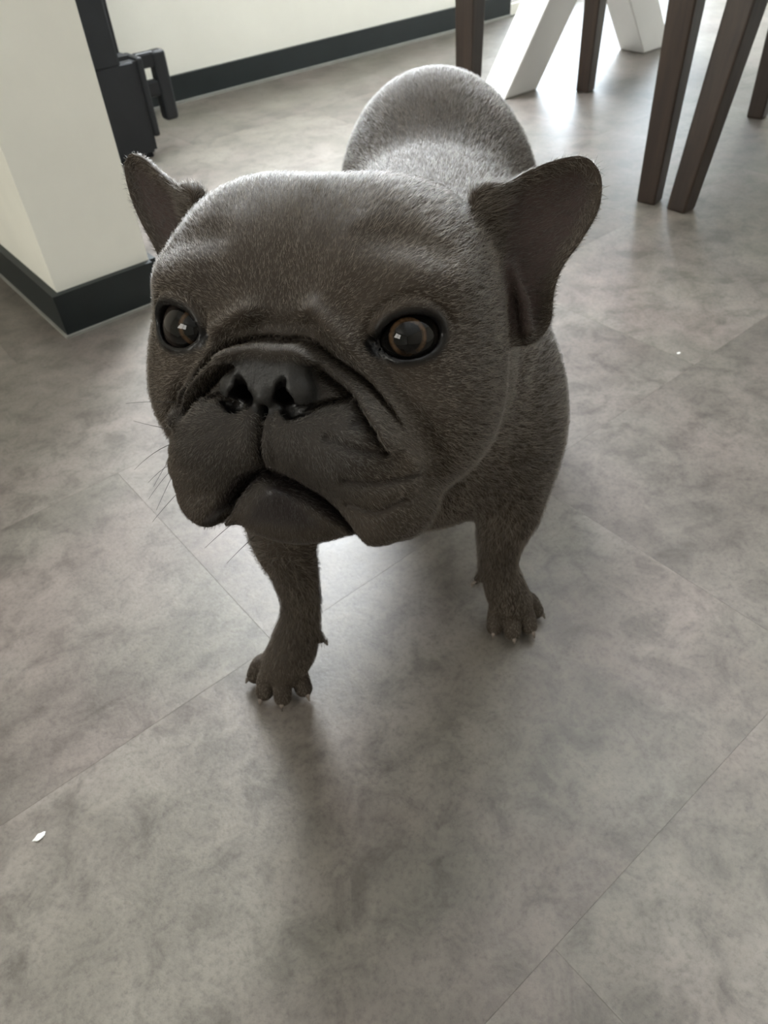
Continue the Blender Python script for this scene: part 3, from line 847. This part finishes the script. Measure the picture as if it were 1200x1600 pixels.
# ---- short coat: single hairs as curves
def make_fur():
    tri = np.vstack([DQ[:, [0, 1, 2]], DQ[:, [0, 2, 3]]])
    p0, p1, p2 = DV[tri[:, 0]], DV[tri[:, 1]], DV[tri[:, 2]]
    ar = 0.5 * np.linalg.norm(np.cross(p1 - p0, p2 - p0), axis=1)
    cen = (p0 + p1 + p2) / 3; hc = np.linalg.norm(to_local(cen), axis=1)
    bare = np.clip(leather + lid_nostril * 1.3 + 0.40 * lip + 0.45 * inner, 0, 1)
    bare_t = bare[tri].mean(1)
    wgt = ar * np.where(hc < 13, 1.0, 0.33) * (1 - bare_t) * (cen[:, 2] > 0.35)
    n = N_HAIR
    ti = rng.choice(len(tri), n, p=wgt / wgt.sum())
    b1 = rng.random(n); b2 = rng.random(n); fl = b1 + b2 > 1; b1[fl] = 1 - b1[fl]; b2[fl] = 1 - b2[fl]
    T = tri[ti]
    w3 = np.stack([1 - b1 - b2, b1, b2], 1)
    P = (DV[T] * w3[:, :, None]).sum(1); N = (DN[T] * w3[:, :, None]).sum(1); N /= np.linalg.norm(N, axis=1)[:, None] + 1e-9
    L = to_local(P); hd = np.linalg.norm(L, axis=1)
    # comb: away from the nose on the head, backwards and down on the body, down the legs
    hv = (L - np.array([0, 7.5, -0.6])); hv[:, 1] = np.minimum(hv[:, 1], -2.0); hv /= np.linalg.norm(hv, axis=1)[:, None]
    hv = hv @ HR.T
    bv = np.tile(np.array([0.12, 1.0, -0.35]), (n, 1)); lo = smooth(-P[:, 2], -17, -11)[:, None]
    bv = bv * (1 - lo) + np.array([0, -0.15, -1.0]) * lo
    k = smooth(hd, 9.5, 14.0)[:, None]
    C_ = hv * (1 - k) + bv * k
    C_ = C_ + rng.normal(0, 0.22, (n, 3))
    Tn = C_ - (C_ * N).sum(1)[:, None] * N; Tn /= np.linalg.norm(Tn, axis=1)[:, None] + 1e-9
    ln = np.where(hd < 13, 0.50, 0.62) * rng.uniform(0.6, 1.25, n)
    face = smooth(L[:, 1], 1.5, 4.0) * (hd < 13); ln *= 1 - 0.55 * face
    ear = (np.abs(L[:, 0]) > 7.6) & (hd < 14); ln = np.where(ear, ln * 0.65, ln)
    ln = np.where(P[:, 2] < 6, ln * 0.6, ln); ln = np.where(P[:, 2] < 3.4, ln * 0.55, ln)
    lift = np.radians(rng.uniform(14, 34, n))[:, None]
    d1 = Tn * np.cos(lift) + N * np.sin(lift); d2 = Tn * np.cos(lift * 0.4) + N * np.sin(lift * 0.4)
    lnc = ln[:, None]
    root = P - N * 0.02
    pts = np.stack([root, root + d1 * lnc * 0.45, root + d1 * lnc * 0.45 + d2 * lnc * 0.55], 1)
    cv = bpy.data.hair_curves.new('fur'); cv.add_curves([3] * n)
    cv.position_data.foreach_set('vector', (pts / 100 - np.array(DOG_O)).astype(f32).ravel())
    rad = np.tile(np.array([0.0056, 0.0046, 0.0012]), n).reshape(n, 3) * np.where(hd < 13, 1.0, 1.5)[:, None] / 100
    ra = cv.attributes.get('radius') or cv.attributes.new('radius', 'FLOAT', 'POINT')
    ra.data.foreach_set('value', rad.astype(f32).ravel())
    # patchy tone: low waves over the coat plus single-hair scatter
    wv = np.zeros(n)
    for fq, am in ((0.35, 1.0), (0.7, 0.8), (1.6, 0.6), (3.4, 0.5)):
        for q in range(3):
            kdir = rng.normal(0, 1, 3); kdir *= fq / np.linalg.norm(kdir)
            wv += am * np.sin(P @ kdir + rng.uniform(0, 6.28)) / 3
    tone = np.clip(0.46 + 0.16 * wv + rng.normal(0, 0.22, n), 0, 1)
    mz = (mask_face[T] * w3).sum(1); li = (np.maximum(lip, inner * 0.7)[T] * w3).sum(1); le = (np.maximum(leather, lid_nostril)[T] * w3).sum(1)
    for nm, arr in (('muzzle', mz), ('lip', li), ('leather', le), ('tone', tone)):
        at_ = cv.attributes.new(nm, 'FLOAT', 'CURVE'); at_.data.foreach_set('value', arr.astype(f32))
    mt = bpy.data.materials.new('coat_hair'); mt.use_nodes = True; nt = mt.node_tree
    b = nt.nodes['Principled BSDF']
    def attr(nm):
        a_ = nd(nt, 'ShaderNodeAttribute'); a_.attribute_name = nm; return a_.outputs['Fac']
    col = ramp(nt, attr('tone'), [(0.0, (0.032, 0.0235, 0.0165)), (0.5, (0.090, 0.071, 0.052)), (1.0, (0.25, 0.208, 0.164))]).outputs[0]
    col = mixrgb(nt, attr('muzzle'), col, mixrgb(nt, 0.6, col, (0.016, 0.0145, 0.013)))
    col = mixrgb(nt, attr('lip'), col, (0.025, 0.019, 0.018)); col = mixrgb(nt, attr('leather'), col, (0.01, 0.01, 0.01))
    nt.links.new(col, b.inputs['Base Color']); b.inputs['Roughness'].default_value = 0.36
    b.inputs['Specular IOR Level'].default_value = 0.8
    cv.materials.append(mt)
    o = bpy.data.objects.new('fur', cv); C.objects.link(o); o.parent = dog; o['kind'] = 'stuff'
    return o
N_HAIR = 380000
make_fur()

# ---- whiskers
wh_m = plain('dark_whisker', (0.012, 0.010, 0.010), 0.4)
WH = [((-4.55, 4.9, -4.05), (-1.6, .5, -.55), -.6), ((-4.6, 4.6, -4.3), (-0.9, .5, -1.3), -.3), ((-4.75, 4.2, -4.9), (-1.3, .4, -.5), -.5), ((-4.75, 4.2, -4.95), (-1.2, .6, -1.2), -.4),
      ((-4.75, 4.3, -4.95), (-0.8, .6, -1.9), -.1), ((-4.75, 4.0, -6.1), (-1.2, .6, -1.3), -.2), ((-2.3, 4.6, -7.3), (-1.0, .5, -.9), -.1), ((-1.5, 4.6, -7.9), (-0.9, .4, -.9), -.1),
      ((-5.0, 3.8, -2.6), (-2.0, .6, .1), -.2), ((-4.7, 4.6, -3.6), (-1.5, .6, .25), .1)]
for p0, dv, sag in WH:
    p0 = np.array(p0, float); dv = np.array(dv, float)
    pts = [p0 + dv * t + np.array([0, 0, sag * t * t]) for t in np.linspace(-0.15, 1, 8)]
    bm = tube([Vector(to_world(q) / 100) - DOG_O for q in pts], list(np.linspace(0.00016, 0.00004, 8)), 5)
    link('whisker', finish(bm, 'whisker', smooth=True), wh_m, dog)

crumb(-0.2563, 0.2318, 0.0034, 'white crumb on the bare floor near the lower left corner')
crumb(0.376, 0.7785, 0.0022, 'tiny pale crumb on the floor to the right of the dog')
